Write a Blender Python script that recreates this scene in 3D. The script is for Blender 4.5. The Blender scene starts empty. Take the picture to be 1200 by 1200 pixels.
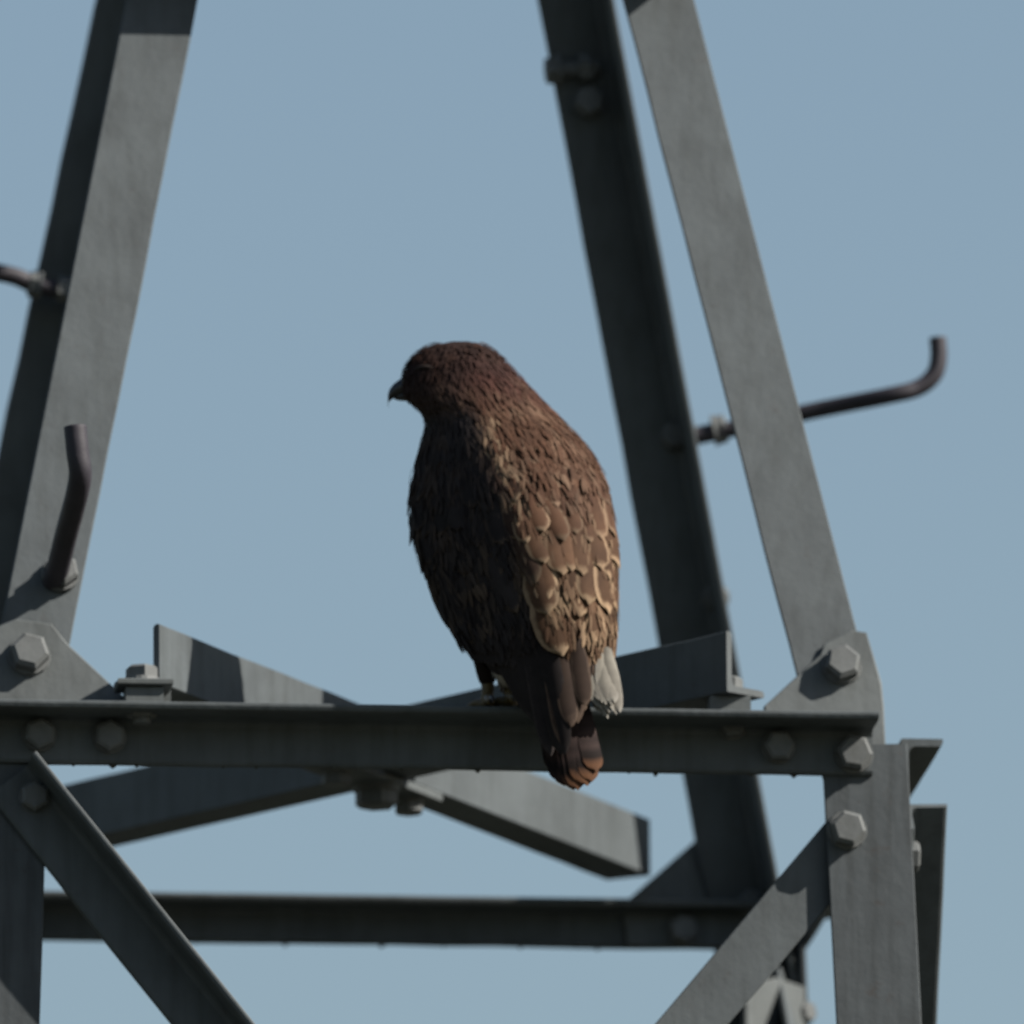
import bpy, bmesh, math, random
import numpy as np
from math import radians, sin, cos, tan, pi
from mathutils import Vector, Matrix

random.seed(7)
rng = np.random.default_rng(7)
SC = bpy.context.scene
COL = SC.collection
V = Vector

# ------------------------------------------------------------------ camera
TH = radians(12.4)            # looking up at the tower head
R = 26.0
ROLL = radians(-0.45)
CAM = V((0.0, -R * cos(TH), 1.6))
cd = V((0, cos(TH), sin(TH)))
r0 = V((1, 0, 0)); u0 = r0.cross(cd)
cr = r0 * cos(ROLL) + u0 * sin(ROLL)
cu = -r0 * sin(ROLL) + u0 * cos(ROLL)
cam = bpy.data.cameras.new('camera')
cam.sensor_width = 36.0
cam.lens = 36.0 * R / 1.2
cam.clip_start = 1.0
cam.clip_end = 20000.0
cam.dof.use_dof = True
cam.dof.focus_distance = 25.2
cam.dof.aperture_fstop = 5.2
camo = bpy.data.objects.new('camera', cam)
COL.objects.link(camo)
M = Matrix((cr, cu, -cd)).transposed().to_4x4()
M.translation = CAM
camo.matrix_world = M
SC.camera = camo

# ------------------------------------------------------------------ light
PSI = radians(6.2)            # yaw of the tower
SUN_AZ = radians(67.0) + PSI  # to the side of the direction object -> camera
SUN_EL = radians(38.0)
sdir = V((sin(SUN_AZ) * cos(SUN_EL), -cos(SUN_AZ) * cos(SUN_EL), sin(SUN_EL)))
world = bpy.data.worlds.new('World')
SC.world = world
world.use_nodes = True
wn = world.node_tree
wn.nodes.clear()
sky = wn.nodes.new('ShaderNodeTexSky')
sky.sky_type = 'NISHITA'
sky.sun_disc = False
sky.sun_elevation = SUN_EL
sky.sun_rotation = math.atan2(sdir.x, sdir.y)
sky.altitude = 100.0
sky.air_density = 1.35
sky.dust_density = 1.1
sky.ozone_density = 1.3
bg = wn.nodes.new('ShaderNodeBackground')
bg.inputs['Strength'].default_value = 0.05
wo = wn.nodes.new('ShaderNodeOutputWorld')
wn.links.new(sky.outputs[0], bg.inputs[0])
wn.links.new(bg.outputs[0], wo.inputs[0])
sl = bpy.data.lights.new('sun', 'SUN')
sl.energy = 5.0
sl.angle = radians(0.5)
sl.color = (1.0, 0.95, 0.87)
so = bpy.data.objects.new('sun', sl)
COL.objects.link(so)
so.location = (30, -20, 40)
so.rotation_euler = (-sdir).to_track_quat('-Z', 'Y').to_euler()
SC.view_settings.view_transform = 'Standard'
SC.view_settings.look = 'None'
SC.view_settings.exposure = 1.0
SC.view_settings.gamma = 1.0
SC.view_settings.use_curve_mapping = False
SC.render.engine = 'CYCLES'
SC.cycles.max_bounces = 6

# ------------------------------------------------------------------ helpers
PXS = 1.2 / R / 1200.0
def ray(px, py):
    d = cd + cr * ((px - 600) * PXS) - cu * ((py - 600) * PXS)
    return d
def hit(px, py, pt, n):
    d = ray(px, py)
    return CAM + d * ((pt - CAM).dot(n) / d.dot(n))

H = 0.553                     # half width of the square tower at the platform beams
T = V((-0.1503, 0.5, 6.926))  # tower axis at the level of the beams' top face
EX = V((cos(PSI), sin(PSI), 0)); EY = V((-sin(PSI), cos(PSI), 0)); EZ = V((0, 0, 1))
def W(x, y, z):
    return T + EX * x + EY * y + EZ * z
def on_y(px, py, y):          # point of the tower plane local y = const seen in a direction
    p = hit(px, py, W(0, y, 0), EY) - T
    return V((p.dot(EX), y, p.z))
def on_x(px, py, x):
    p = hit(px, py, W(x, 0, 0), EX) - T
    return V((x, p.dot(EY), p.z))
def x_at(px, y, z):           # local x on the line (y, z) that is seen at column px
    a, b = -2.0, 2.0
    for _ in range(50):
        m = (a + b) / 2
        p = W(m, y, z) - CAM
        if 600 + p.dot(cr) / p.dot(cd) / PXS < px: a = m
        else: b = m
    return m

# ------------------------------------------------------------------ materials
def nodes(name):
    m = bpy.data.materials.new(name); m.use_nodes = True
    nt = m.node_tree
    return m, nt, nt.nodes['Principled BSDF']
def noise(nt, vec, scale, detail=4, rough=0.6):
    n = nt.nodes.new('ShaderNodeTexNoise')
    n.inputs['Scale'].default_value = scale
    n.inputs['Detail'].default_value = detail
    n.inputs['Roughness'].default_value = rough
    if vec: nt.links.new(vec, n.inputs['Vector'])
    return n
def ramp(nt, fac, stops):
    r = nt.nodes.new('ShaderNodeValToRGB')
    el = r.color_ramp.elements
    while len(el) < len(stops): el.new(0.5)
    for e, (p, c) in zip(el, stops):
        e.position = p; e.color = (*c, 1)
    nt.links.new(fac, r.inputs[0])
    return r
def mixc(nt, fac, a, b, mode='MIX'):
    m = nt.nodes.new('ShaderNodeMix'); m.data_type = 'RGBA'; m.blend_type = mode
    for s, v in ((m.inputs[0], fac), (m.inputs[6], a), (m.inputs[7], b)):
        if hasattr(v, 'node'): nt.links.new(v, s)
        elif isinstance(v, (int, float)): s.default_value = v
        else: s.default_value = (*v, 1)
    return m.outputs[2]
def bump(nt, fac, b, strength, dist):
    n = nt.nodes.new('ShaderNodeBump')
    n.inputs['Strength'].default_value = strength
    n.inputs['Distance'].default_value = dist
    nt.links.new(fac, n.inputs['Height'])
    nt.links.new(n.outputs[0], b.inputs['Normal'])

def steel_material(name, base, rust=0.25, streak=0.70):
    m, nt, b = nodes(name)
    tc = nt.nodes.new('ShaderNodeTexCoord')
    oi = nt.nodes.new('ShaderNodeObjectInfo')
    add = nt.nodes.new('ShaderNodeVectorMath'); add.operation = 'ADD'
    nt.links.new(tc.outputs['Object'], add.inputs[0])
    mul = nt.nodes.new('ShaderNodeVectorMath'); mul.operation = 'SCALE'
    cmb = nt.nodes.new('ShaderNodeCombineXYZ')
    for i in range(3): nt.links.new(oi.outputs['Random'], cmb.inputs[i])
    nt.links.new(cmb.outputs[0], mul.inputs[0]); mul.inputs['Scale'].default_value = 17.0
    nt.links.new(mul.outputs[0], add.inputs[1])
    vec = add.outputs[0]
    n1 = noise(nt, vec, 9.0, 5, 0.65)
    c = tuple(base)
    col = ramp(nt, n1.outputs[0], [(0.3, tuple(v * 0.78 for v in c)), (0.52, c), (0.75, tuple(v * 1.2 for v in c))]).outputs[0]
    mp = nt.nodes.new('ShaderNodeMapping'); mp.inputs['Scale'].default_value = (60, 60, 5)
    nt.links.new(vec, mp.inputs['Vector'])
    n2 = noise(nt, mp.outputs[0], 1.0, 3, 0.6)
    st = ramp(nt, n2.outputs[0], [(0.45, (1, 1, 1)), (0.72, (streak, streak, streak * 0.97))]).outputs[0]
    col = mixc(nt, 0.7, col, st, 'MULTIPLY')
    n3 = noise(nt, vec, 34.0, 6, 0.7)
    rf = ramp(nt, n3.outputs[0], [(0.60, (0, 0, 0)), (0.74, (rust, rust, rust))]).outputs[0]
    col = mixc(nt, rf, col, (0.030, 0.018, 0.012))
    nt.links.new(col, b.inputs['Base Color'])
    b.inputs['Roughness'].default_value = 0.62
    b.inputs['Specular IOR Level'].default_value = 0.3
    n4 = noise(nt, vec, 70.0, 5, 0.65)
    bump(nt, n4.outputs[0], b, 0.22, 0.003)
    return m
STEEL = steel_material('weathered_grey_steel', (0.064, 0.073, 0.077))
POSTM = steel_material('older_post_steel', (0.047, 0.054, 0.058), 0.6, 0.42)
STEEL2 = steel_material('weathered_grey_steel_plate', (0.076, 0.084, 0.085), 0.35)
GALV = steel_material('galvanised_bolt', (0.095, 0.10, 0.10), 0.3)
DARKROD = steel_material('old_rod_steel', (0.027, 0.024, 0.031), 0.35)

def ground_material():
    m, nt, b = nodes('grass_field')
    tc = nt.nodes.new('ShaderNodeTexCoord')
    n = noise(nt, tc.outputs['Object'], 0.15, 8, 0.7)
    c = ramp(nt, n.outputs[0], [(0.3, (0.022, 0.026, 0.015)), (0.6, (0.032, 0.034, 0.022)), (0.8, (0.045, 0.040, 0.028))]).outputs[0]
    nt.links.new(c, b.inputs['Base Color'])
    b.inputs['Roughness'].default_value = 0.95
    n2 = noise(nt, tc.outputs['Object'], 6.0, 6, 0.7)
    bump(nt, n2.outputs[0], b, 0.6, 0.1)
    return m

# ------------------------------------------------------------------ mesh helpers
def link_mesh(name, verts, faces, mat, parent=None, origin=None, smooth=False, attr=None, uv=None):
    """verts in world space; parent roots are unrotated so children keep the root's origin"""
    o0 = origin if origin is not None else V((0, 0, 0))
    me = bpy.data.meshes.new(name)
    me.from_pydata([tuple(V(v) - o0) for v in verts], [], faces)
    me.materials.append(mat)
    if smooth: me.polygons.foreach_set('use_smooth', [True] * len(me.polygons))
    if attr is not None:
        for k, vals in attr.items():
            a = me.attributes.new(k, 'FLOAT_COLOR', 'POINT')
            a.data.foreach_set('color', np.asarray(vals, dtype=np.float32).ravel())
    me.update()
    o = bpy.data.objects.new(name, me)
    COL.objects.link(o)
    o.parent = parent
    if parent is None: o.location = o0
    return o

def fix_normals(o):
    bm = bmesh.new(); bm.from_mesh(o.data)
    bmesh.ops.recalc_face_normals(bm, faces=bm.faces)
    bm.to_mesh(o.data); bm.free()

TOWER = bpy.data.objects.new('lattice_tower', None)
COL.objects.link(TOWER)
TO = V((T.x, T.y, 0.0))
TOWER.location = TO
TOWER['label'] = 'grey weathered steel lattice tower of bolted angle bars with bent climbing rods'
TOWER['category'] = 'tower'

def jit(a): return random.uniform(-a, a)

def angle_bar(name, p0, p1, u, v, wu, wv, t=0.009, parent=TOWER, mat=STEEL, seg=None, wob=0.0007):
    """angle iron: heel along p0-p1, flange wu along u, flange wv along v (local tower coords)"""
    p0 = V(p0); p1 = V(p1)
    ax = (p1 - p0).normalized()
    u = V(u); u = (u - ax * u.dot(ax)).normalized()
    v = V(v); v = (v - ax * v.dot(ax)); v = (v - u * v.dot(u)).normalized()
    r = t * 0.55; f = t * 0.9
    prof = [(0.0006, 0.0006), (wu - r, 0), (wu - r * 0.25, r * 0.3), (wu, r), (wu, t)]
    prof = [(0.0012, 0), (wu - 0.0012, 0), (wu, 0.0012), (wu, t - r), (wu - r * 0.3, t - r * 0.3), (wu - r, t),
            (t + f, t), (t + f * 0.3, t + f * 0.3), (t, t + f),
            (t, wv - r), (t - r * 0.3, wv - r * 0.3), (t - r, wv), (0.0012, wv), (0, wv - 0.0012), (0, 0.0012)]
    n = len(prof)
    L = (p1 - p0).length
    seg = seg or max(4, int(L / 0.06))
    verts = []; faces = []
    for i in range(seg + 1):
        c = p0.lerp(p1, i / seg)
        ja, jb = jit(wob), jit(wob)
        for (a, b_) in prof:
            q = c + u * (a + ja * (a / wu)) + v * (b_ + jb * (b_ / wv))
            verts.append(W(q.x, q.y, q.z))
    for i in range(seg):
        for j in range(n):
            k = (j + 1) % n
            faces.append((i * n + j, i * n + k, (i + 1) * n + k, (i + 1) * n + j))
    faces.append(tuple(range(n))[::-1]); faces.append(tuple(seg * n + j for j in range(n)))
    o = link_mesh(name, verts, faces, mat, parent, TO)
    fix_normals(o)
    return o

def plate(name, pts, nrm, t=0.010, parent=TOWER, mat=STEEL2, bev=0.0015):
    """flat plate: outline in tower coords, thickness t along nrm"""
    n = V(nrm).normalized()
    pts = [V(p) for p in pts]
    k = len(pts)
    cen = sum(pts, V()) / k
    ins = [cen + (p - cen) * (1 - bev / max((p - cen).length, 1e-6) * 1.4) for p in pts]
    rings = [[p for p in ins], [p + n * bev for p in pts], [p + n * (t - bev) for p in pts], [p + n * t for p in ins]]
    verts = [W(*p) for rr in rings for p in rr]
    faces = [tuple(range(k))[::-1], tuple(3 * k + j for j in range(k))]
    for i in range(3):
        for j in range(k):
            m = (j + 1) % k
            faces.append((i * k + j, i * k + m, (i + 1) * k + m, (i + 1) * k + j))
    o = link_mesh(name, verts, faces, mat, parent, TO)
    fix_normals(o)
    return o

def bolt_mesh():
    bm = bmesh.new()
    def cyl(r0_, r1_, z0, z1, n, rot=0):
        a = [bm.verts.new((r0_ * cos(2 * pi * i / n + rot), r0_ * sin(2 * pi * i / n + rot), z0)) for i in range(n)]
        b = [bm.verts.new((r1_ * cos(2 * pi * i / n + rot), r1_ * sin(2 * pi * i / n + rot), z1)) for i in range(n)]
        for i in range(n): bm.faces.new((a[i], a[(i + 1) % n], b[(i + 1) % n], b[i]))
        bm.faces.new(b); bm.faces.new(a[::-1])
    cyl(0.0215, 0.0205, -0.0005, 0.004, 20)
    cyl(0.0195, 0.0195, 0.004, 0.0155, 6, 0.2)
    cyl(0.0190, 0.0155, 0.0155, 0.0185, 6, 0.2)
    cyl(0.0105, 0.0105, -0.050, 0.0, 12)
    cyl(0.0185, 0.0185, -0.040, -0.024, 6, 0.5)
    cyl(0.0160, 0.0185, -0.043, -0.040, 6, 0.5)
    me = bpy.data.meshes.new('bolt')
    bm.to_mesh(me); bm.free()
    me.materials.append(GALV)
    return me
BOLT = bolt_mesh()
def bolt(p, nrm, parent, s=1.0, spin=None, name='bolt'):
    o = bpy.data.objects.new(name, BOLT)
    COL.objects.link(o)
    o.parent = parent
    n = (EX * nrm[0] + EY * nrm[1] + EZ * nrm[2]).normalized()
    q = n.to_track_quat('Z', 'Y').to_matrix().to_4x4() @ Matrix.Rotation(random.uniform(0, 6) if spin is None else spin, 4, 'Z')
    mm = Matrix.Translation(W(*p) - TO) @ q @ Matrix.Scale(s, 4)
    o.matrix_basis = mm
    return o

def tube(name, pts, radii, mat, parent, origin, n=12, smooth=True, cap_round=True):
    pts = [V(p) for p in pts]
    verts = []; faces = []
    prev = None
    for i, p in enumerate(pts):
        d = (pts[min(i + 1, len(pts) - 1)] - pts[max(i - 1, 0)]).normalized()
        a = prev if prev is not None else (V((0, 0, 1)) if abs(d.z) < 0.9 else V((1, 0, 0)))
        a = (a - d * a.dot(d)).normalized(); prev = a
        b = d.cross(a)
        for k in range(n):
            t = 2 * pi * k / n
            verts.append(p + (a * cos(t) + b * sin(t)) * radii[i])
    for i in range(len(pts) - 1):
        for k in range(n):
            m = (k + 1) % n
            faces.append((i * n + k, i * n + m, (i + 1) * n + m, (i + 1) * n + k))
    faces.append(tuple(range(n))[::-1]); faces.append(tuple((len(pts) - 1) * n + k for k in range(n)))
    o = link_mesh(name, verts, faces, mat, parent, origin, smooth)
    fix_normals(o)
    return o

def smooth_path(pts, k=6):
    out = []
    P = [V(p) for p in pts]
    for i in range(len(P) - 1):
        a = P[max(i - 1, 0)]; b = P[i]; c = P[i + 1]; d = P[min(i + 2, len(P) - 1)]
        for j in range(k):
            t = j / k
            out.append(0.5 * ((2 * b) + (c - a) * t + (2 * a - 5 * b + 4 * c - d) * t * t + (3 * b - a - 3 * c + d) * t ** 3))
    out.append(P[-1])
    return out

# ------------------------------------------------------------------ ground
gm = bpy.data.meshes.new('ground')
nseg = 48
gverts = [(0, 0, 0)] + [(r_ * cos(2 * pi * k / nseg), r_ * sin(2 * pi * k / nseg), 0) for r_ in (20, 150, 1200, 9000) for k in range(nseg)]
gf = [(0, 1 + k, 1 + (k + 1) % nseg) for k in range(nseg)]
for q in range(3):
    for k in range(nseg):
        gf.append((1 + q * nseg + k, 1 + (q + 1) * nseg + k, 1 + (q + 1) * nseg + (k + 1) % nseg, 1 + q * nseg + (k + 1) % nseg))
gm.from_pydata(gverts, [], gf)
gm.materials.append(ground_material())
ground = bpy.data.objects.new('ground', gm)
COL.objects.link(ground)
ground['kind'] = 'structure'

# ------------------------------------------------------------------ tower
A = 0.207                     # inward lean of the upper legs
UP = H - 0.025
FW = 0.083                    # upper leg flange
PW = 0.100                    # lower post flange
BT = 0.009
ZT = 1.75                     # top ring
def leg_xy(z): return UP - A * z
# upper legs: heel outward
def upper_leg(sx, sy, u, v, z0, off=0.0):
    p0 = (sx * leg_xy(z0) + off, sy * leg_xy(z0), z0); p1 = (sx * leg_xy(ZT) + off, sy * leg_xy(ZT), ZT)
    return angle_bar('leg', p0, p1, u, v, FW, FW, BT)
legFL = upper_leg(-1, -1, (1, 0, 0), (0, 1, 0), -0.05)
legFR = upper_leg(1, -1, (-1, 0, 0), (0, 1, 0), -0.05)
legBR = upper_leg(1, 1, (-1, 0, 0), (0, -1, 0), -0.15)
# the fourth leg is turned the other way, heel towards the middle of the face
legBL = upper_leg(-1, 1, (-1, 0, 0), (0, -1, 0), -0.15, FW - 0.010)
# lower posts down to the ground
FL_ = 0.035
ZB = -T.z - 0.3
def post_xy(z): return H - FL_ * z
def lower_post(sx, sy, ztop):
    p0 = (sx * post_xy(ztop), sy * post_xy(ztop), ztop); p1 = (sx * post_xy(ZB), sy * post_xy(ZB), ZB)
    return angle_bar('post', p0, p1, (-sx, 0, 0), (0, -sy, 0), PW, PW, 0.010, seg=60, mat=POSTM)
postFL = lower_post(-1, -1, -0.022)
postFR = lower_post(1, -1, -0.022)
postBR = lower_post(1, 1, -0.022)
postBL = lower_post(-1, 1, -0.022)

# platform beams
D = 0.075; BH = 0.062
yF = -H - 0.0005
xr_end = x_at(1030, yF - D, 0)
beamF = angle_bar('crossbeam', (-H - 0.02, yF, 0), (xr_end, yF, 0), (0, -1, 0), (0, 0, -1), D, BH, BT)
yB = H - 0.012
beamB = angle_bar('crossbeam', (-H + 0.01, yB, 0), (H - 0.012, yB, 0), (0, -1, 0), (0, 0, -1), 0.055, 0.052, BT)
xs = H + 0.0006
beamR = angle_bar('crossbeam', (xs, -H + 0.055, -0.004), (xs, H - 0.02, -0.004), (1, 0, 0), (0, 0, -1), 0.050, 0.055, BT)
beamL = angle_bar('crossbeam', (-xs, -H + 0.055, -0.004), (-xs, H - 0.02, -0.004), (-1, 0, 0), (0, 0, -1), 0.050, 0.055, BT)
# ring higher up on the upper section, above the picture
for zz, zk in ((0.975, 1.36), (ZT - 0.1, ZT - 0.1)):
    e = leg_xy(zz)
    angle_bar('crossbeam', (-e - 0.01, -e - 0.001, zz), (e + 0.01, -e - 0.001, zz), (0, -1, 0), (0, 0, -1), 0.075, 0.05, BT)
    zz = zk; e = leg_xy(zz)
    angle_bar('crossbeam', (-e + 0.03, e + 0.001, zz), (e - 0.03, e + 0.001, zz), (0, 1, 0), (0, 0, -1), 0.06, 0.05, BT)
    angle_bar('crossbeam', (e + 0.001, -e + 0.06, zz), (e + 0.001, e - 0.01, zz), (1, 0, 0), (0, 0, -1), 0.05, 0.05, BT)
    angle_bar('crossbeam', (-e - 0.001, -e + 0.06, zz), (-e - 0.001, e - 0.01, zz), (-1, 0, 0), (0, 0, -1), 0.05, 0.05, BT)

# foot gussets of the front legs
yG = -UP - 0.0012
def gusset(pxs, parent):
    pts = [on_y(px, py, yG) for px, py in pxs]
    pts += [V((pts[-1].x, yG, -0.048)), V((pts[0].x, yG, -0.048))]   # foot runs down behind the beam
    # lean back with the leg
    pts = [V((p.x, yG + A * p.z, p.z)) for p in pts]
    return plate('gusset_plate', pts, (0, -1, A), 0.006)
gusR = gusset([(895, 829), (962, 766), (968, 752), (1000, 735), (1018, 738), (1034, 800), (1036, 829)], legFR)
gusL = gusset([(-40, 816), (-22, 740), (20, 722), (62, 728), (80, 752), (146, 818)], legFL)
def front_bolt(px, py, y, parent, s=1.0, tilt=0.0):
    p = on_y(px, py, y)
    return bolt((p.x, p.y, p.z), (0, -1, tilt), parent, s)
def gusset_bolt(px, py, parent, s):
    p = on_y(px, py, yG - 0.006)
    p.y = yG - 0.0064 + A * p.z
    return bolt(p, (0, -1, A), parent, s)
gusset_bolt(988, 778, gusR, 1.12)
gusset_bolt(35, 766, gusL, 1.2)
# bolts of the front beam
yb = yF - BT
for px, py, s in ((1000, 884, 1.1), (912, 876, .95), (858, 850, .85), (128, 864, .95), (46, 862, .95)):
    front_bolt(px, py, yb, beamF, s)

# front diagonals (crossing lower down): one outside, one inside of the posts
dz = -1.30
yo = -H - 0.0006
pL = on_y(38, 895, yo); pL2 = on_y(280, 1200, yo)
dirL = (pL2 - pL).normalized(); k = (dz - pL.z) / dirL.z
def face_y(z): return -post_xy(z)
pe = pL + dirL * k
diagL = angle_bar('diagonal_brace', (pL.x, face_y(pL.z) - .001, pL.z), (pe.x, face_y(pe.z) - .001, pe.z), (-0.8, 0, -0.6), (0, -1, 0), 0.066, 0.064, 0.008)
yi = -H + 0.0108
pR = on_y(1000, 925, yi); pR2 = on_y(768, 1200, yi)
dirR = (pR2 - pR).normalized(); k = (dz - pR.z) / dirR.z
pe = pR + dirR * k
diagR = angle_bar('diagonal_brace', (pR.x, face_y(pR.z) + .0112, pR.z), (pe.x, face_y(pe.z) + .0112, pe.z), (0.8, 0, -0.6), (0, 1, 0), 0.066, 0.064, 0.008)
p = on_y(992, 974, -H); bolt((p.x, face_y(p.z) - .0005, p.z), (0, -1, 0), postFR, 1.1)
p = on_y(40, 935, yo - .008); bolt(p, (0, -1, 0), diagL, 0.9)
# side diagonals
def side_diag(sx, flip=False):
    p0 = (sx * (H + .001), -H + 0.045, -0.085); p1 = (sx * (post_xy(dz) + .001), H - 0.02, dz)
    if flip: p0, p1 = (sx * (H - .0112), H - 0.03, -0.085), (sx * (post_xy(dz) - .0112), -H + .02, dz)
    return angle_bar('diagonal_brace', p0, p1, (0, -0.7, -0.7), (sx if not flip else -sx, 0, 0), 0.060, 0.052, 0.008)
sdR = side_diag(1); side_diag(1, True); side_diag(-1); side_diag(-1, True)
bolt((H + .0005, -H + 0.035, on_x(1068, 990, H).z + 0.0), (1, 0, 0), sdR, 0.95)
# back diagonals
p0 = (H - .05, H - .012, -.07); p1 = (-post_xy(dz) + .05, post_xy(dz) - .012, dz)
angle_bar('diagonal_brace', p0, p1, (0.7, 0, -0.7), (0, -1, 0), 0.06, 0.055, 0.008)
p0 = (-H + .05, H + .002, -.07); p1 = (post_xy(dz) - .05, post_xy(dz) + .002, dz)
angle_bar('diagonal_brace', p0, p1, (-0.7, 0, -0.7), (0, 1, 0), 0.06, 0.055, 0.008)

# plan bracing inside the beams: angle bars on packing plates, one continuous, one in two pieces
zb = 0.030
yn = -H - 0.036
def plan_pt(px, y): return V((x_at(px, y, zb), y, zb))
b2a = plan_pt(852, yn); b2b = plan_pt(-52, H - 0.045)
b1a = plan_pt(187, yn); b1b = plan_pt(762, H - 0.060)
d2 = (b2b - b2a).normalized(); n2 = V((d2.y, -d2.x, 0))
if n2.y > 0: n2 = -n2                     # facing the camera side
d1 = (b1b - b1a).normalized(); n1 = V((d1.y, -d1.x, 0))
if n1.y > 0: n1 = -n1
# brace 2: vertical flange, foot flange reaching away from the camera side
brace2 = angle_bar('plan_brace', b2a, b2b, -n2, (0, 0, 1), 0.06, 0.072, 0.008)
# crossing point
den = d1.x * d2.y - d1.y * d2.x
s1 = ((b2a.x - b1a.x) * d2.y - (b2a.y - b1a.y) * d2.x) / den
X = b1a + d1 * s1
gap = 0.085
brace1a = angle_bar('plan_brace', b1a, X - d1 * 0.012, n1 * -1, (0, 0, 1), 0.06, 0.070, 0.008)
brace1b = angle_bar('plan_brace', X + d1 * gap, b1b, n1 * -1, (0, 0, 1), 0.06, 0.070, 0.008)
up = V((0, 0, 1))
spl = plate('splice_plate', [X - d1 * 0.11 - n1 * .055 - up * .011, X + d1 * 0.15 - n1 * .055 - up * .011, X + d1 * 0.15 + n1 * .004 - up * .011, X - d1 * 0.11 + n1 * .004 - up * .011], (0, 0, 1), 0.0095)
for s_ in (-0.07, 0.035, 0.12):
    q = X + d1 * s_ - n1 * .026 - up * .0112
    bolt(q, (0, 0, -1), spl, 1.35 if s_ == 0.035 else 0.95)
# packing plates and bolts at the near ends
for q, d_, n_, br in ((b1a, d1, n1, brace1a), (b2a, d2, n2, brace2)):
    c = q + d_ * 0.03 - n_ * 0.03
    pk = plate('packing_plate', [c + EX_ for EX_ in (V((-.024, -.022, -.0295)), V((.024, -.022, -.0295)), V((.024, .022, -.0295)), V((-.024, .022, -.0295)))], (0, 0, 1), 0.029)
    bolt(c + up * 0.0085, (0, 0, 1), br, 0.9)
ck = V((x_at(166, yn - .004, zb), yn - .004, zb))
pk = plate('clamp_plate', [ck + V(o_) for o_ in ((-.03, -.025, -.008), (.035, -.025, -.008), (.035, .03, -.008), (-.03, .03, -.008))], (0, 0, 1), 0.0075)
bolt(ck + up * 0.0002, (0, 0, 1), pk, 1.0)
plate('packing_plate', [ck + V(o_) for o_ in ((-.02, -.018, -.0295), (.024, -.018, -.0295), (.024, .02, -.0295), (-.02, .02, -.0295))], (0, 0, 1), 0.021)

# back right corner gusset and knee bracket
yg = H - 0.022
pts = [on_y(px, py, yg) for px, py in ((728, 1062), (826, 976), (872, 962), (892, 1030), (900, 1112), (735, 1110))]
gusB = plate('gusset_plate', pts, (0, -1, 0), 0.009)
for px, py in ((862, 985), (880, 1060), (800, 1090)):
    p = on_y(px, py, yg - .009); bolt(p, (0, -1, 0), gusB, 0.9)
kc = on_y(904, 1150, H - 0.13)
kd = V((0.72, 0.69, 0)); 
kn = plate('knee_plate', [kc + kd * a_ + up * z_ for a_, z_ in ((-.058, -.16), (.055, -.16), (.055, 0), (.0, .004), (-.035, -.008), (-.058, -.035))], (kd.y, -kd.x, 0), 0.008)
p = kc + kd * .06 + up * -.03
bolt(p, (kd.y, -kd.x, 0), kn, 0.7)

# lower panels of the shaft, below the picture
z0 = dz
while z0 > ZB + 1.0:
    z1 = max(z0 - 1.35, ZB + 0.4)
    a0, a1 = post_xy(z0), post_xy(z1)
    for sy in (-1, 1):
        angle_bar('crossbeam', (-a0, sy * (a0 + .001), z0), (a0, sy * (a0 + .001), z0), (0, sy, 0), (0, 0, -1), 0.06, 0.06, BT, seg=8)
        angle_bar('crossbeam', (sy * (a0 + .001), -a0 + .07, z0), (sy * (a0 + .001), a0 - .07, z0), (sy, 0, 0), (0, 0, -1), 0.06, 0.06, BT, seg=8)
        for q in (-1, 1):
            off = .003 if q > 0 else -.0112
            angle_bar('diagonal_brace', (-q * (a0 - .02), sy * (a0 + off), z0 - .07), (q * (a1 - .02), sy * (a1 + off), z1), (-q, 0, -.8), (0, sy * q, 0), 0.06, 0.055, 0.008, seg=8)
            angle_bar('diagonal_brace', (sy * (a0 + off), -q * (a0 - .02), z0 - .07), (sy * (a1 + off), q * (a1 - .02), z1), (0, -q, -.8), (sy * q, 0, 0), 0.06, 0.055, 0.008, seg=8)
    z0 = z1

# crusts of lichen hanging on the lower edges of the beams
LICH = steel_material('dry_lichen', (0.040, 0.040, 0.032), 0.3)
def lichen(parent, x, y, z, s_):
    vs = []; n = 7
    for j, (r_, h_) in enumerate(((1.0, .35), (1.1, 0), (.7, -.6), (.25, -1.2))):
        for k_ in range(n):
            a_ = 2 * pi * k_ / n
            q_ = r_ * s_ * random.uniform(.65, 1.3)
            vs.append(W(x + cos(a_) * q_ * 1.5, y + sin(a_) * min(q_, .004), z + h_ * s_ * random.uniform(.8, 1.2)))
    fs = [(j * n + k_, j * n + (k_ + 1) % n, (j + 1) * n + (k_ + 1) % n, (j + 1) * n + k_) for j in range(3) for k_ in range(n)]
    fs += [tuple(range(n)), tuple(3 * n + k_ for k_ in range(n))[::-1]]
    o = link_mesh('lichen_crust', vs, fs, LICH, parent, TO); fix_normals(o)
for px in (86, 132, 160, 262, 300, 392, 470, 560, 737, 768, 880, 930):
    lichen(beamF, x_at(px, yF - .004, -BH), yF - .004, -BH, random.uniform(.0012, .0034))
for px in (230, 334, 447, 520, 610, 676, 700):
    lichen(beamB, x_at(px, yB - .004, -.052), yB - .004, -.052, random.uniform(.001, .003))

# ---- climbing rods (bent step bolts)
def step_rod(pts, r, parent, nut_at, nut_n, s=1.0):
    path = smooth_path(pts, 8)
    o = tube('step_bolt', path, [r] * len(path), DARKROD, TOWER, TO, 14)
    b = bolt(nut_at, nut_n, o, s, name='nut')
    return o
def wl(p): return W(p.x, p.y, p.z)
def at_y(px, py, y): return wl(on_y(px, py, y))
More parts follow.
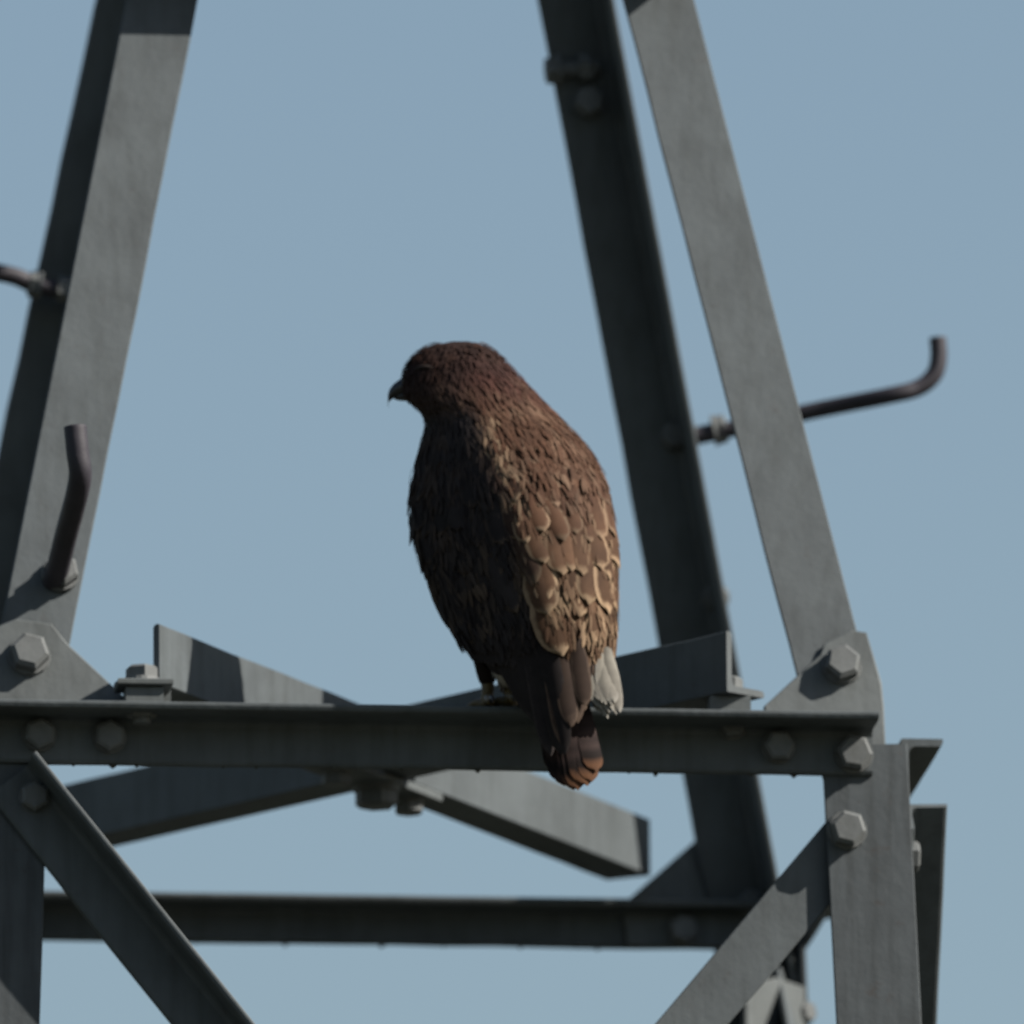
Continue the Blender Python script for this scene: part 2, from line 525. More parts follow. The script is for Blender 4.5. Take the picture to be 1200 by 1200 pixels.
# right: from the back leg out past the front leg
ya, yb_ = leg_xy(.45) - 0.03, leg_xy(.45) - 0.10
pp = [at_y(800, 515, ya), at_y(870, 500, ya - .01), at_y(960, 480, ya - .03), at_y(1040, 464, yb_), at_y(1075, 455, yb_), at_y(1094, 440, yb_), at_y(1100, 420, yb_), at_y(1099, 396, yb_)]
q = on_y(836, 505, ya)
step_rod(pp, 0.0105, legBR, q, (1, -.1, .2), 0.9)
# left foot: rod coming towards the camera side and bending up
def yl(z): return -leg_xy(z)
zz = on_y(66, 676, yl(.15)).z
y0 = yl(zz)
pp = [at_y(58, 690, y0 + .03), at_y(66, 672, y0 - .02), at_y(78, 625, y0 - .09), at_y(90, 580, y0 - .16), at_y(94, 555, y0 - .185), at_y(91, 530, y0 - .19), at_y(88, 500, y0 - .19)]
q = on_y(70, 674, y0)
step_rod(pp, 0.0135, legFL, V((q.x, q.y - .003, q.z)), (0.1, -1, .25), 1.05)
# upper: rod leaving the side of the turned leg
zt = on_y(60, 336, leg_xy(.6)).z
y1 = leg_xy(zt) - .05
pp = [at_y(95, 345, y1), at_y(40, 333, y1), at_y(10, 322, y1 - .01), at_y(-80, 306, y1 - .02), at_y(-130, 296, y1 - .03), at_y(-150, 280, y1 - .03), at_y(-153, 240, y1 - .03)]
q = on_y(48, 335, y1)
step_rod(pp, 0.011, legBL, q, (-1, 0, .15), 0.85)
# head of a bolt on the inner edge of the back leg
zt = on_y(650, 85, leg_xy(.9)).z
q = on_y(652, 82, leg_xy(zt) - .014)
bolt((q.x + .004, q.y, q.z), (-1, 0, -.1), legBR, 0.95)
q = on_y(690, 120, leg_xy(zt) - .0095); bolt(q, (0, -1, 0), legBR, 0.9)
# bolts along the inner face of the back leg
for px, py in ((790, 512), (838, 700)):
    zt = on_y(px, py, .4).z
    q = on_y(px, py, leg_xy(zt) - .0095); bolt(q, (0, -1, 0), legBR, 0.85)

#BIRD
# ------------------------------------------------------------------ the bird
FEET = W(x_at(572, -H - 0.042, 0.0), -H - 0.042, 0.0)
BIRD = bpy.data.objects.new('hawk', None)
COL.objects.link(BIRD)
BIRD.location = FEET
BIRD['label'] = 'brown hawk with pale-edged back feathers perched on the front crossbeam, head in profile'
BIRD['category'] = 'bird'
NY = V((0, 1, 0))
def B(px, py, dy):
    """point of the bird: seen in direction (px, py), dy metres beyond the feet"""
    return hit(px, py, FEET + NY * dy, NY)

def feather_material():
    m, nt, b = nodes('plumage')
    a = nt.nodes.new('ShaderNodeAttribute'); a.attribute_name = 'base'
    e = nt.nodes.new('ShaderNodeAttribute'); e.attribute_name = 'edge'
    g = nt.nodes.new('ShaderNodeAttribute'); g.attribute_name = 'vane'   # r across 0..1, g along, b rim amount
    sp = nt.nodes.new('ShaderNodeSeparateColor')
    nt.links.new(g.outputs['Color'], sp.inputs[0])
    tc = nt.nodes.new('ShaderNodeTexCoord')
    n = noise(nt, tc.outputs['Object'], 90.0, 4, 0.6)
    wob = nt.nodes.new('ShaderNodeMath'); wob.operation = 'MULTIPLY_ADD'
    nt.links.new(n.outputs[0], wob.inputs[0]); wob.inputs[1].default_value = 0.55
    nt.links.new(sp.outputs[2], wob.inputs[2])
    f = ramp(nt, wob.outputs[0], [(0.62, (0, 0, 0)), (0.86, (1, 1, 1))])
    col = mixc(nt, f.outputs[0], a.outputs['Color'], e.outputs['Color'])
    # barbs: fine streaks running out from the shaft
    wv = nt.nodes.new('ShaderNodeTexWave'); wv.inputs['Scale'].default_value = 1.0
    cb = nt.nodes.new('ShaderNodeCombineXYZ')
    m1 = nt.nodes.new('ShaderNodeMath'); m1.operation = 'MULTIPLY_ADD'
    ab = nt.nodes.new('ShaderNodeMath'); ab.operation = 'MULTIPLY'
    nt.links.new(sp.outputs[0], ab.inputs[0]); ab.inputs[1].default_value = -2.2
    nt.links.new(sp.outputs[1], m1.inputs[0]); m1.inputs[1].default_value = 9.0; nt.links.new(ab.outputs[0], m1.inputs[2])
    nt.links.new(m1.outputs[0], cb.inputs[0]); nt.links.new(cb.outputs[0], wv.inputs['Vector'])
    wv.inputs['Distortion'].default_value = 1.5
    bar = ramp(nt, wv.outputs[1], [(0.2, (0.8, 0.8, 0.8)), (0.8, (1.1, 1.1, 1.1))]).outputs[0]
    col = mixc(nt, 0.8, col, bar, 'MULTIPLY')
    n2 = noise(nt, tc.outputs['Object'], 28.0, 3, 0.6)
    mot = ramp(nt, n2.outputs[0], [(0.35, (0.72, 0.70, 0.70)), (0.65, (1.2, 1.18, 1.15))]).outputs[0]
    col = mixc(nt, 0.8, col, mot, 'MULTIPLY')
    nt.links.new(col, b.inputs['Base Color'])
    b.inputs['Roughness'].default_value = 0.8
    b.inputs['Specular IOR Level'].default_value = 0.11
    b.inputs['Sheen Weight'].default_value = 0.0
    b.inputs['Sheen Roughness'].default_value = 0.4
    return m
PLUM = feather_material()
def plain(name, c, rough=0.6, spec=0.4):
    m, nt, b = nodes(name)
    tc = nt.nodes.new('ShaderNodeTexCoord')
    n = noise(nt, tc.outputs['Object'], 120.0, 4)
    cc = ramp(nt, n.outputs[0], [(0.3, tuple(v * 0.75 for v in c)), (0.7, tuple(v * 1.2 for v in c))]).outputs[0]
    nt.links.new(cc, b.inputs['Base Color'])
    b.inputs['Roughness'].default_value = rough
    b.inputs['Specular IOR Level'].default_value = spec
    return m
SKIN = plain('scaly_yellow_skin', (0.085, 0.060, 0.022), 0.5)
HORN = plain('dark_horn', (0.014, 0.013, 0.014), 0.35, 0.5)
CERE = plain('yellow_cere', (0.16, 0.11, 0.03), 0.45)
EYEM = plain('eye', (0.012, 0.007, 0.004), 0.08, 0.6)

# body sections in photograph-sized millimetres: row, two flanks, ridge, depth
SEC = np.array([
 # py   xl   xr   ridge  yc   front back  pl
 [400, 530, 549, 540,   0,   6,   6, 2.0],
 [403, 516, 560, 540,   0,  16,  15, 2.0],
 [408, 501, 571, 540,   0,  25,  24, 2.0],
 [418, 486, 584, 541,   0,  34,  33, 2.0],
 [432, 477, 597, 545,   0,  40,  39, 2.0],
 [448, 473, 612, 550,  -1,  44,  43, 2.0],
 [461, 476, 624, 556,  -3,  47,  45, 2.0],
 [472, 486, 634, 562,  -5,  49,  47, 1.9],
 [482, 497, 644, 567,  -7,  51,  49, 1.8],
 [495, 501, 657, 572,  -9,  56,  55, 1.65],
 [510, 499, 672, 577, -12,  62,  63, 1.5],
 [525, 495, 685, 582, -15,  68,  69, 1.42],
 [545, 491, 698, 590, -18,  74,  75, 1.36],
 [570, 488, 706, 599, -21,  79,  80, 1.32],
 [595, 487, 711, 608, -24,  82,  82, 1.30],
 [625, 490, 715, 617, -28,  83,  82, 1.28],
 [655, 498, 717, 625, -33,  81,  80, 1.28],
 [685, 509, 717, 632, -38,  77,  76, 1.28],
 [715, 522, 717, 640, -44,  70,  70, 1.30],
 [740, 536, 716, 646, -50,  62,  62, 1.35],
 [762, 552, 714, 650, -55,  53,  52, 1.4],
 [780, 578, 711, 652, -58,  43,  40, 1.5],
 [795, 606, 707, 654, -61,  33,  28, 1.6],
 [808, 628, 700, 656, -63,  22,  18, 1.8],
 [818, 638, 687, 658, -65,  12,  9, 2.0],
], float)
rows = np.arange(400, 818.01, 1.0)
TAB = np.stack([rows] + [np.interp(rows, SEC[:, 0], SEC[:, k]) for k in range(1, 8)], 1)
ker = np.exp(-0.5 * (np.arange(-9, 10) / 3.2) ** 2); ker /= ker.sum()
for k in range(1, 8):
    pad = np.concatenate([np.full(9, TAB[0, k]), TAB[:, k], np.full(9, TAB[-1, k])])
    sm = np.convolve(pad, ker, 'valid')
    wgt = np.clip((rows - 402) / 14, 0, 1) * np.clip((816 - rows) / 10, 0, 1)
    TAB[:, k] = TAB[:, k] * (1 - wgt) + sm * wgt
NR = 96
def ring(py, lift=0.0):
    py = min(max(py, 400), 818)
    i = min(int(py - 400), len(TAB) - 2); f = py - 400 - i
    _, xl, xr, x0, yc, fr, bk, pl = TAB[i] * (1 - f) + TAB[i + 1] * f
    out = []
    for k in range(NR):
        t = 2 * pi * k / NR            # 0: right flank, pi/2: camera side, pi: left flank
        c, s = cos(t), sin(t)
        pr = 2.0
        p = pl if c < 0 else pr
        h = fr if s > 0 else bk
        if s < 0: p = 2.0
        cx = math.copysign(abs(c) ** (2 / p), c); sy = abs(s) ** (2 / p)
        xx = x0 + cx * ((xr - x0) if c > 0 else (x0 - xl))
        yy = yc - math.copysign(sy, s) * h
        out.append(B(xx, py, yy / 1000.0))
    return out
_cache = {}
def ring_c(py):
    key = round(py * 2) / 2
    if key not in _cache: _cache[key] = ring(key)
    return _cache[key]
def centre(py):
    r = ring_c(py); return (r[0] + r[NR // 2] + r[NR // 4] + r[3 * NR // 4]) / 4

# body: one continuous surface from crown to rump
bv = []; bf = []
pys = [400, 401.5, 403, 405.5, 408, 412, 416] + list(np.arange(421, 800, 5)) + [802, 806, 810, 814, 818]
for py in pys: bv += ring(py)
nr_ = len(pys)
for i in range(nr_ - 1):
    for k in range(NR):
        m = (k + 1) % NR
        bf.append((i * NR + k, i * NR + m, (i + 1) * NR + m, (i + 1) * NR + k))
bf.append(tuple(range(NR))); bf.append(tuple((nr_ - 1) * NR + k for k in range(NR))[::-1])
nb = len(bv)
def area_colour(px_f, py, cam_side):
    """plumage colours, left side darkened as in shade: base and rim; px_f -1 (left flank) .. 1 (right flank)"""
    g = lambda a, b, t: tuple(a[i] * (1 - t) + b[i] * t for i in range(3))
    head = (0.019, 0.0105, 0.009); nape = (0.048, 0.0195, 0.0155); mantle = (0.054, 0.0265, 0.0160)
    tan_ = (0.066, 0.0365, 0.0215); flank = (0.020, 0.0165, 0.0165)  # flank carries the shade of the side turned from the sun
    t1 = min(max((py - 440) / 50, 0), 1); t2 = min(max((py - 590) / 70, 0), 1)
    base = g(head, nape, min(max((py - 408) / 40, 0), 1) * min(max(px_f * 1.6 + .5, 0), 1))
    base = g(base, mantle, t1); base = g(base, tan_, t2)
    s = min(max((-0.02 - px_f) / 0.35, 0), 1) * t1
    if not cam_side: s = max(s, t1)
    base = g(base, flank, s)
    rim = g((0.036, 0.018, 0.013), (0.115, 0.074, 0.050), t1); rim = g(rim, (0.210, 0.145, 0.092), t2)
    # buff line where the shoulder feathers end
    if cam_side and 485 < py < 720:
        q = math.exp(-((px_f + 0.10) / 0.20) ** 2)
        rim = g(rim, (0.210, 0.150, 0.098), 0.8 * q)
    rim = g(rim, (0.028, 0.021, 0.018), s * 0.85)  # rims dimmed with the same painted shade
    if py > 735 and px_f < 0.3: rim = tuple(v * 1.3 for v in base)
    return base, rim
def loc_of(k): # ring index -> (px_f, camera side)
    t = 2 * pi * k / NR
    return cos(t), sin(t) > -0.05
battr = {'base': [], 'edge': [], 'vane': []}
for py in pys:
    for k in range(NR):
        pf, cs = loc_of(k)
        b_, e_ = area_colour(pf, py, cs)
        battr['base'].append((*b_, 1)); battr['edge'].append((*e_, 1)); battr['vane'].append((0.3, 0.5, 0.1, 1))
body = link_mesh('body', bv, bf, PLUM, BIRD, FEET, True, battr)
fix_normals(body)

# ---- feathers
def feather(p, d, n, L, Wd, camber=0.18, droop=0.0, tip=0.55, nu=3, nv=6, twist=0.0):
    """returns verts, faces, vane colours; p base, d direction, n outward"""
    d = V(d).normalized(); n = (V(n) - d * V(n).dot(d)).normalized()
    s = d.cross(n)
    if twist:
        s, n = s * cos(twist) + n * sin(twist), n * cos(twist) - s * sin(twist)
    verts = []; vane = []; faces = []
    for j in range(nv + 1):
        v = 1 - (1 - j / nv) ** 1.7
        w = min(1.0, 0.5 + v * 1.4) if v < tip else math.sqrt(max(0.0, 1 - ((v - tip) / (1 - tip)) ** 2.0))
        w = max(w, 0.16)
        for i in range(-nu, nu + 1):
            u = i / nu
            q = p + d * (L * v - Wd * 0.10 * u * u * v) + s * (u * w * Wd / 2) + n * (-camber * Wd * u * u * 0.5 * w - droop * L * v * v)
            verts.append(q)
            rim = max(abs(u) ** 2.2 * 0.62, ((v - 0.45) / 0.55) ** 2 * 0.62 if v > .45 else 0)
            vane.append((abs(u), v, rim, 1))
    c = 2 * nu + 1
    for j in range(nv):
        for i in range(c - 1):
            faces.append((j * c + i, j * c + i + 1, (j + 1) * c + i + 1, (j + 1) * c + i))
    return verts, faces, vane

def frame(py, k):
    r = ring_c(py); r2 = ring_c(min(py + 8, 817)); rm = ring_c(max(py - 8, 400))
    p = r[k % NR]
    d = (r2[k % NR] - rm[k % NR]).normalized()
    t = (r[(k + 1) % NR] - r[(k - 1) % NR]).normalized()
    n = t.cross(d).normalized()
    if n.dot(p - centre(py)) < 0: n = -n
    return p, d, n
def at_arc(py, step, off):
    """ring indices spaced step metres apart"""
    r = ring_c(py)
    acc = off; out = []
    for k in range(NR):
        l = (r[(k + 1) % NR] - r[k]).length
        acc += l
        if acc >= step:
            acc -= step; out.append(k)
    return out
fv = []; ff = []; fa = {'base': [], 'edge': [], 'vane': []}
def var(c, a=0.18):
    q = 1 + random.uniform(-a, a); return tuple(v * q for v in c)
py = 404.0; row = 0
while py < 768:
    t = min(max((py - 420) / 140, 0), 1)
    L = 0.011 + 0.020 * t; Wd = L * (0.60 + 0.1 * t)
    for k in at_arc(py, Wd * 0.62, random.uniform(0, Wd * .6)):
        p, d, n = frame(py + random.uniform(-2, 2), k)
        pf, cs = loc_of(k)
        ang = radians(random.uniform(4.5, 9))
        dd = d * cos(ang) + n * sin(ang)
        side = d.cross(n)
        dd = dd + side * random.uniform(-.18, .18)
        v_, f_, g_ = feather(p + n * 0.0006, dd, n, L * random.uniform(.85, 1.2), Wd * random.uniform(.85, 1.15), droop=0.04, nu=2, nv=5, twist=random.uniform(-.15, .15))
        o_ = len(fv)
        fv += v_; ff += [tuple(a + o_ for a in q) for q in f_]
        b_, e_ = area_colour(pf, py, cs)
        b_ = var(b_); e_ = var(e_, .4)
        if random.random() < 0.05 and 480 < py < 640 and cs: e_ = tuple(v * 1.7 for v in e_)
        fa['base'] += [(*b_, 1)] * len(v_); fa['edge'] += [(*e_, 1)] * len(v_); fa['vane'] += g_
    py += L * 1000 * 0.42
    row += 1
plumage = link_mesh('contour_plumage', fv, ff, PLUM, BIRD, FEET, True, fa)
plumage['kind'] = 'stuff'

# ---- loose barbs: slivers that break up the vane edges and carry the mottling
from mathutils import noise as mnoise
def barbs(name, count, py0, py1, off0, off1, l0, l1, w):
    vs = []; fs = []; at = {'base': [], 'edge': [], 'vane': []}
    for _ in range(count):
        py = random.uniform(py0, py1); k = random.randrange(NR)
        pf, cs = loc_of(k)
        if not cs and random.random() < .6: continue
        p, d, n = frame(py, k)
        sd = d.cross(n)
        p = p + sd * random.uniform(-.004, .004) + n * random.uniform(off0, off1)
        t = min(max((py - 420) / 140, 0), 1)
        L = (l0 * (1 - t) + l1 * t) * random.uniform(.6, 1.3)
        an = radians(random.uniform(0, 9))
        dd = d * cos(an) + n * sin(an) + sd * random.uniform(-.35, .35)
        v_, f_, g_ = feather(p, dd, n, L, w * (0.6 + .5 * t) * random.uniform(.6, 1.3), camber=.2, droop=.06, nu=1, nv=3, tip=.3)
        o_ = len(vs); vs += v_; fs += [tuple(a + o_ for a in q) for q in f_]
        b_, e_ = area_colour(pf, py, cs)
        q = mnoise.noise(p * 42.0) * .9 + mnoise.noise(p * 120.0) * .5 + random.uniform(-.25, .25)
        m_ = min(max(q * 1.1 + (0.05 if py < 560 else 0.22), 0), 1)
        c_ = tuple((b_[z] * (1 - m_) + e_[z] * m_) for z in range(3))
        if cs and 490 < py < 700: # buff fringe along the shoulder feathers
            qq = math.exp(-((pf + 0.06) / 0.13) ** 2) * min(1, (py - 490) / 40)
            if random.random() < qq * .8: c_ = tuple(c_[z] * .4 + (0.19, 0.132, 0.086)[z] * .6 for z in range(3))
        c_ = var(c_, .2)
        at['base'] += [(*c_, 1)] * len(v_); at['edge'] += [(*c_, 1)] * len(v_); at['vane'] += [(a_, b__, .1, 1) for a_, b__, _c, _d in g_]
    o = link_mesh(name, vs, fs, PLUM, BIRD, FEET, True, at)
    o['kind'] = 'stuff'
    return o
barbs('loose_barbs', 9000, 404, 590, .0012, .0045, .010, .022, .0046)
barbs('loose_barbs', 3600, 550, 752, .0030, .0085, .014, .020, .0046)

def feather_obj(name, parent, v_, f_, g_, b_, e_):
    at = {'base': [(*b_, 1)] * len(v_), 'edge': [(*e_, 1)] * len(v_), 'vane': g_}
    o = link_mesh(name, v_, f_, PLUM, parent, FEET, True, at)
    return o

# ---- folded wings: a shell over the flank with layered feathers
def wing(k0, k1, py0, py1):
    vs = []; fs = []; at = {'base': [], 'edge': [], 'vane': []}
    ks = list(range(k0, k1 + 1, 2)); ps = list(np.arange(py0, py1 + 1, 8))
    for a_, py in enumerate(ps):
        for k in ks:
            p, d, n = frame(py, k)
            e = 0.004 * min(1, a_ / 3)
            edge = (k == ks[0] or k == ks[-1])
            vs.append(p + n * (e if not edge else -0.001))
            pf, cs = loc_of(k % NR)
            b_, e_ = area_colour(pf, py, cs)
            at['base'].append((*b_, 1)); at['edge'].append((*e_, 1)); at['vane'].append((.3, .5, .15, 1))
    c = len(ks)
    for j in range(len(ps) - 1):
        for i in range(c - 1):
            fs.append((j * c + i, j * c + i + 1, (j + 1) * c + i + 1, (j + 1) * c + i))
    return link_mesh('wing', vs, fs, PLUM, BIRD, FEET, True, at)
KR = NR // 4
wingR = wing(-6, KR + 1, 545, 770)     # flank turned to the sun
wingL = wing(KR + 2, NR // 2 + 8, 545, 770)
def lay(parent, py, ks, L, Wd, lift, ang, sway, colour=None, rim=None, droop=.04, tip=.62, jitter=1.0):
    for k in ks:
        k = k + random.choice((-1, 0, 0, 1))
        p, d, n = frame(py + random.uniform(-10, 10) * jitter, k)
        side = V((1, 0, 0)); side = (side - n * side.dot(n))
        dd = d * cos(ang) + n * sin(ang) + side * (sway + random.uniform(-.16, .16) * jitter)
        v_, f_, g_ = feather(p + n * (lift + random.uniform(-.001, .001)), dd, n, L * random.uniform(.78, 1.2), Wd * random.uniform(.8, 1.15), camber=.26, droop=droop, nu=3, nv=8, tip=tip, twist=random.uniform(-.18, .18))
        pf, cs = loc_of(k % NR)
        b_, e_ = area_colour(pf, py + 25, cs)
        if colour: b_ = colour
        if rim: e_ = rim
        if parent is wingR: g_ = [(a_, b__, min(c_ * 1.35, .8), 1) for a_, b__, c_, _ in g_]
        feather_obj('feather', parent, v_, f_, g_, var(b_, .3), var(e_, .35))
def sweep(parent, py, ks, tipfn, Wd, lift, colour, rim):
    """long flight feathers that run together towards the tail"""
    n_ = len(ks)
    for i, k in enumerate(ks):
        f = i / (n_ - 1)
        p, d, n = frame(py + random.uniform(-5, 5), k)
        p = p + n * lift
        q = B(*tipfn(f))
        v_, f_, g_ = feather(p, q - p, n, (q - p).length * random.uniform(.96, 1.03), Wd, camber=.22, droop=-.02, nu=3, nv=10, tip=.75)
        feather_obj('flight_feather', parent, v_, f_, g_, var(colour, .25), var(rim, .3))
dark = (0.0165, 0.0135, 0.0135)  # left wing feathers, their shade put into the colour
drim = (0.028, .023, .022)
grey = (0.031, 0.0205, 0.0160); grim = (0.080, .056, .042)
# deepest first: flight feathers, then coverts, then shoulder feathers on top
sweep(wingL, 690, list(range(KR + 4, NR // 2 - 2, 2)), lambda f: (658 - 62 * f ** 1.7, 872 - 104 * f ** .8, (-96 + 40 * f) / 1000), .028, .002, dark, drim)
sweep(wingL, 720, list(range(KR + 2, KR + 16, 2)), lambda f: (664 - 32 * f, 888 - 40 * f, (-101 + 15 * f) / 1000), .024, .004, dark, drim)
sweep(wingR, 715, list(range(0, KR + 2, 3)), lambda f: (706 - 34 * f, 790 + 62 * f, (-84 - 18 * f) / 1000), .026, .003, grey, grim)
lay(wingL, 655, range(KR + 3, NR // 2 + 6, 3), 0.080, 0.034, .005, radians(0), 0.22)
lay(wingR, 690, range(-4, KR + 1, 4), 0.074, 0.040, .006, radians(1), -.03)
lay(wingL, 615, range(KR + 2, NR // 2 + 6, 3), 0.062, 0.034, .005, radians(1), 0.16)
lay(wingR, 655, range(-5, KR + 2, 3), 0.064, 0.038, .007, radians(2), 0.0)
lay(wingL, 580, range(KR + 3, NR // 2 + 5, 3), 0.052, 0.032, .005, radians(3), 0.10)
lay(wingR, 622, range(-4, KR + 3, 3), 0.056, 0.034, .007, radians(3), 0.0)
lay(wingL, 552, range(KR + 4, NR // 2 + 5, 3), 0.044, 0.028, .004, radians(4), 0.08)
lay(wingR, 590, range(-5, KR + 4, 3), 0.048, 0.030, .006, radians(4), 0.0)
lay(wingR, 558, range(-4, KR + 4, 3), 0.042, 0.026, .004, radians(4), 0.0)

# ---- tail: folded fan hanging in front of the beam
tv = []; tf = []
tn = 12
for j in range(6):
    v = j / 5
    c = B(655 + 14 * v, 770 + 75 * v, -0.066 - 0.008 * v)
    for k in range(tn):
        a = 2 * pi * k / tn
        w = 0.030 - 0.012 * v; h = 0.014 - 0.008 * v
        tv.append(c + V((cos(a) * w, sin(a) * h, 0)))
for j in range(5):
    for k in range(tn):
        m = (k + 1) % tn
        tf.append((j * tn + k, j * tn + m, (j + 1) * tn + m, (j + 1) * tn + k))
tf.append(tuple(range(tn))); tf.append(tuple(5 * tn + k for k in range(tn))[::-1])
tb = (0.018, 0.012, 0.010)
tail = link_mesh('tail', tv, tf, PLUM, BIRD, FEET, True, {'base': [(*tb, 1)] * len(tv), 'edge': [(*tb, 1)] * len(tv), 'vane': [(.3, .5, 0, 1)] * len(tv)})
fix_normals(tail)
for i in range(10):
    q = (i - 4.5) / 4.5
    base = B(652 + 18 * q, 785, -0.070 - 0.010 * (1 - q * q))
    tipx = 675 + 24 * q; tipy = 926 - 16 * q * q - (6 if i % 3 == 0 else 0)
    tipp = B(tipx, tipy, -0.082 - 0.006 * (1 - q * q) - 0.0012 * i)
    d = tipp - base
    v_, f_, g_ = feather(base, d, V((0.25 * q + .12, -1, 0)), d.length, 0.025, camber=.14, nu=3, nv=16, tip=.88)
    b_, e_ = (0.017, 0.011, 0.010), (0.030, 0.02, .016)
    bb = []
    for (u_, v__, r_, _) in g_:
        rust = min(max((v__ - 0.86) / 0.07, 0), 1) * min(max(q * 1.6 + .75, 0.1), 1)
        band = 0.35 if (0.80 < v__ < .88) else 1.0
        pale = 1.0 + 0.7 * (int(v__ * 12) % 2)
        cc = tuple((b_[z] * pale * band) * (1 - rust) + (0.085, 0.040, 0.020)[z] * rust for z in range(3))
        bb.append((*cc, 1))
    o = link_mesh('tail_feather', v_, f_, PLUM, tail, FEET, True, {'base': bb, 'edge': [(*e_, 1)] * len(v_), 'vane': [(a_, b__, c_ * .6, 1) for a_, b__, c_, _ in g_]})
# longest primaries over the tail
for (x0, y0, x1, y1, w, cb, ce, dy) in (
    (618, 735, 646, 886, .024, dark, drim, -.096),
    (640, 742, 662, 876, .022, grey, grim, -.104),
    (656, 748, 670, 852, .024, grey, grim, -.108),
    (676, 748, 686, 828, .022, grey, grim, -.107)):
    p0 = B(x0, y0, dy - .004); p1 = B(x1, y1, dy)
    v_, f_, g_ = feather(p0, p1 - p0, V((0.15, -1, 0)), (p1 - p0).length, w, camber=.2, nu=3, nv=10, tip=.7)
    feather_obj('flight_feather', wingL if x0 < 640 else wingR, v_, f_, g_, cb, ce)
# pale under-tail tuft showing beside the tail
for i in range(13):
    t = (i % 7) / 6
    p0 = B(698 + 14 * t, 758 + 9 * (i % 3), -0.080 - .003 * (i % 4))
    p1 = B(702 + 25 * t - 2 * (i % 2), 842 - 14 * abs(t - .5) - 7 * (i % 3), -0.094 - .004 * (i % 3))
    v_, f_, g_ = feather(p0, p1 - p0, V((0.3 + .5 * t, -1, 0)), (p1 - p0).length, .021, camber=.4, nu=2, nv=7, tip=.55, twist=random.uniform(-.3, .3))
    feather_obj('down_feather', tail, v_, f_, g_, var((0.155, .145, .125), .12), (0.19, .18, .16))

# ---- thighs, legs and feet
def blob(name, p0, p1, r0_, r1_, parent, base, n=14, m=8):
    vs = []; fs = []
    ax = (p1 - p0)
    d = ax.normalized(); a = V((1, 0, 0)); a = (a - d * a.dot(d)).normalized(); b = d.cross(a)
    for j in range(m + 1):
        v = j / m
        r = (r0_ * (1 - v) + r1_ * v) * (math.sin(min(1, v * 3 + .25) * pi / 2)) * (1 if v < .8 else math.sqrt(max(0.02, 1 - ((v - .8) / .2) ** 2)))
        for k in range(n):
            t = 2 * pi * k / n
            vs.append(p0 + ax * v + (a * cos(t) + b * sin(t)) * r)
    for j in range(m):
        for k in range(n):
            q = (k + 1) % n
            fs.append((j * n + k, j * n + q, (j + 1) * n + q, (j + 1) * n + k))
    fs.append(tuple(range(n))); fs.append(tuple(m * n + k for k in range(n))[::-1])
    o = link_mesh(name, vs, fs, PLUM, parent, FEET, True, {'base': [(*base, 1)] * len(vs), 'edge': [(*base, 1)] * len(vs), 'vane': [(.3, .5, .1, 1)] * len(vs)})
    fix_normals(o)
    return o
pale = (0.30, .28, .255)
for (tx, ty, fx, col, dyt, dyf) in ((566, 752, 570, (0.020, .015, .013), -.020, -.004), (591, 757, 597, pale, -.066, -.016)):
    foot = FEET + V((B(fx, 822, 0).x - FEET.x, dyf, 0))
    top = B(tx, ty, dyt)
    knee = foot + V((0.002, 0, 0.026))
    big = col is pale
    th = blob('thigh', top, knee + V((0, 0, .002)), .028 if big else .017, .012 if big else .009, BIRD, col)
    for i in range(22):
        a = 2 * pi * i / 11 + (0.3 if i > 10 else 0)
        r = (.022 if i < 11 else .017) if big else (.012 if i < 11 else .009)
        pp = top.lerp(knee, .25 if i < 11 else .55) + V((cos(a) * r, sin(a) * r, 0))
        dd = (knee - top).normalized() + V((cos(a), sin(a), 0)) * -.10
        v_, f_, g_ = feather(pp, dd, V((cos(a), sin(a), .1)), .034 if big else .022, .017 if big else .011, camber=.4, nu=2, nv=5)
        feather_obj('feather', th, v_, f_, g_, var(col), var(tuple(v * 1.3 for v in col)))
    leg = tube('leg', [top.lerp(knee, .6), knee, foot + V((0, 0, .012)), foot + V((0, .001, .006))], [.009, .0072, .0068, .0075], SKIN, BIRD, FEET, 10)
    for a in (60, 98, 135, -80):       # three toes forward, one gripping the outer edge
        dx, dy_ = cos(radians(a)), sin(radians(a))
        L = .034 if a > 0 else .030
        pts = smooth_path([foot + V((0, 0, .007)), foot + V((dx * L * .45, dy_ * L * .45, .012)), foot + V((dx * L * .85, dy_ * L * .85, .0075)), foot + V((dx * L, dy_ * L, .0055))], 4)
        toe = tube('toe', pts, [.0062 - .0016 * i / (len(pts) - 1) for i in range(len(pts))], SKIN, leg, FEET, 8)
        tp = [foot + V((dx * (L + s_), dy_ * (L + s_), z_)) for s_, z_ in ((-.003, .006), (.006, .0085), (.013, .006), (.016, .0012))]
        tp = smooth_path(tp, 3)
        tube('talon', tp, [.0036 * (1 - i / (len(tp) - 1)) + .0004 for i in range(len(tp))], HORN, leg, FEET, 7)

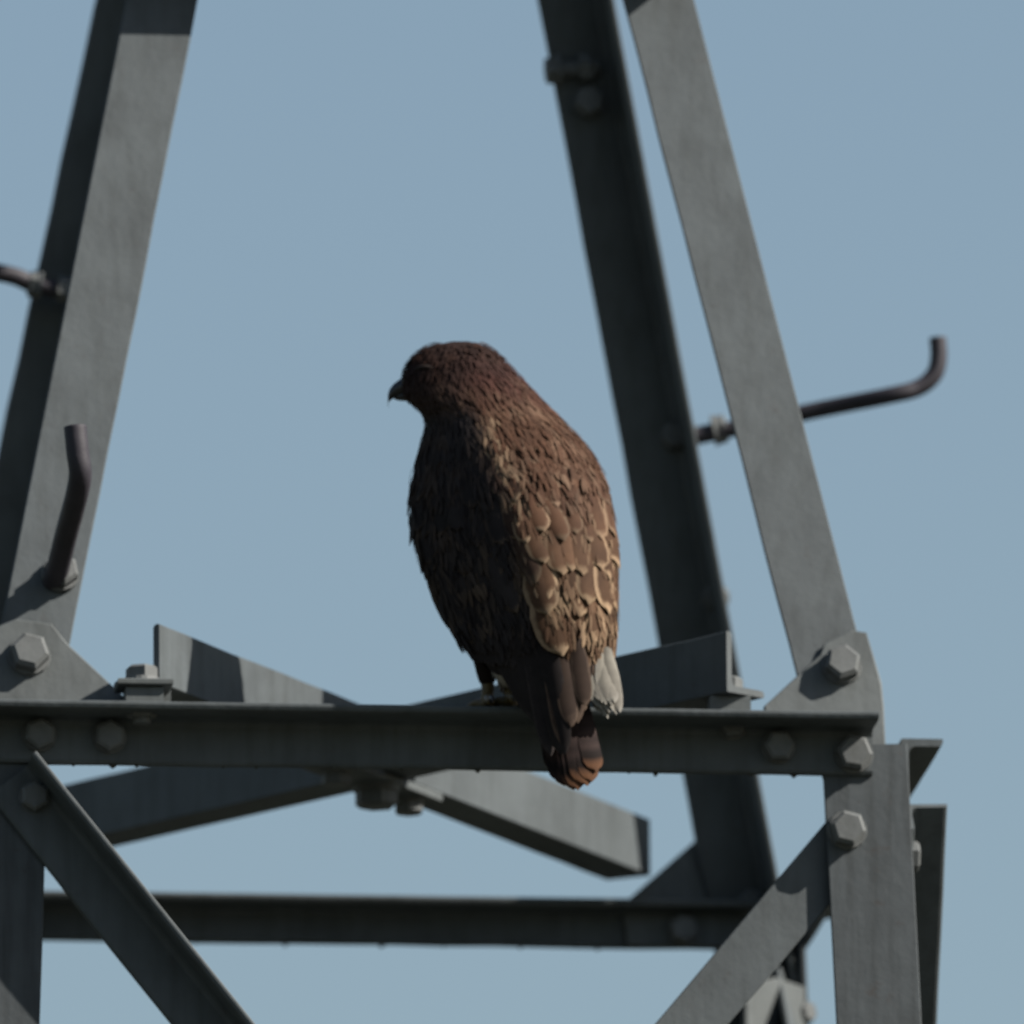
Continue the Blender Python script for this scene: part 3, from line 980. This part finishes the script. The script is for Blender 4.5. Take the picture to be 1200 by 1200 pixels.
# ---- beak with hooked tip, cere, eyes
def beak_section(cx_, cy_, ry, rz, dyc=0.0):
    c = B(cx_, cy_, dyc)
    return [c + V((0, cos(2 * pi * k / 12) * ry, sin(2 * pi * k / 12) * rz)) for k in range(12)]
def loft(name, secs, mat, parent):
    vs = [v for s_ in secs for v in s_]; n = len(secs[0]); fs = []
    for j in range(len(secs) - 1):
        for k in range(n):
            m = (k + 1) % n
            fs.append((j * n + k, j * n + m, (j + 1) * n + m, (j + 1) * n + k))
    fs.append(tuple(range(n))); fs.append(tuple((len(secs) - 1) * n + k for k in range(n))[::-1])
    o = link_mesh(name, vs, fs, mat, parent, FEET, True)
    fix_normals(o); return o
bk = loft('beak', [beak_section(486, 452, .017, .017), beak_section(476, 453, .0135, .0135), beak_section(468, 455, .0105, .0105), beak_section(461, 458.5, .0078, .0085), beak_section(456.5, 463, .0055, .0072), beak_section(454.5, 468, .0035, .0055), beak_section(454.8, 473.5, .0016, .003), beak_section(455.4, 477, .0005, .0008)], HORN, BIRD)
loft('lower_bill', [beak_section(488, 463, .012, .008), beak_section(476, 464.5, .0095, .0055), beak_section(467, 465.5, .0065, .004), beak_section(462, 466, .003, .002)], HORN, bk)
loft('cere', [beak_section(487, 452, .0176, .0172), beak_section(480, 452.5, .0155, .0152), beak_section(473.5, 453.5, .0130, .0128), beak_section(471.5, 454, .0118, .0112)], CERE, bk)
for sgn in (-1, 1):
    c = B(496, 441, sgn * .0268)
    bm = bmesh.new(); bmesh.ops.create_uvsphere(bm, u_segments=14, v_segments=10, radius=.0062)
    me = bpy.data.meshes.new('eye'); bm.to_mesh(me); bm.free(); me.materials.append(EYEM)
    for pl_ in me.polygons: pl_.use_smooth = True
    o = bpy.data.objects.new('eye', me); COL.objects.link(o); o.parent = BIRD; o.location = c - FEET
    # brow ridge over the eye
    bp = smooth_path([B(483, 437, sgn * .018), B(492, 431, sgn * .029), B(505, 431, sgn * .034), B(514, 436, sgn * .033)], 4)
    tube('brow', bp, [.0016 + .0014 * math.sin(pi * i / (len(bp) - 1)) for i in range(len(bp))], plain('brow_feathers', (0.018, .012, .010), .8, .2), BIRD, FEET, 8)
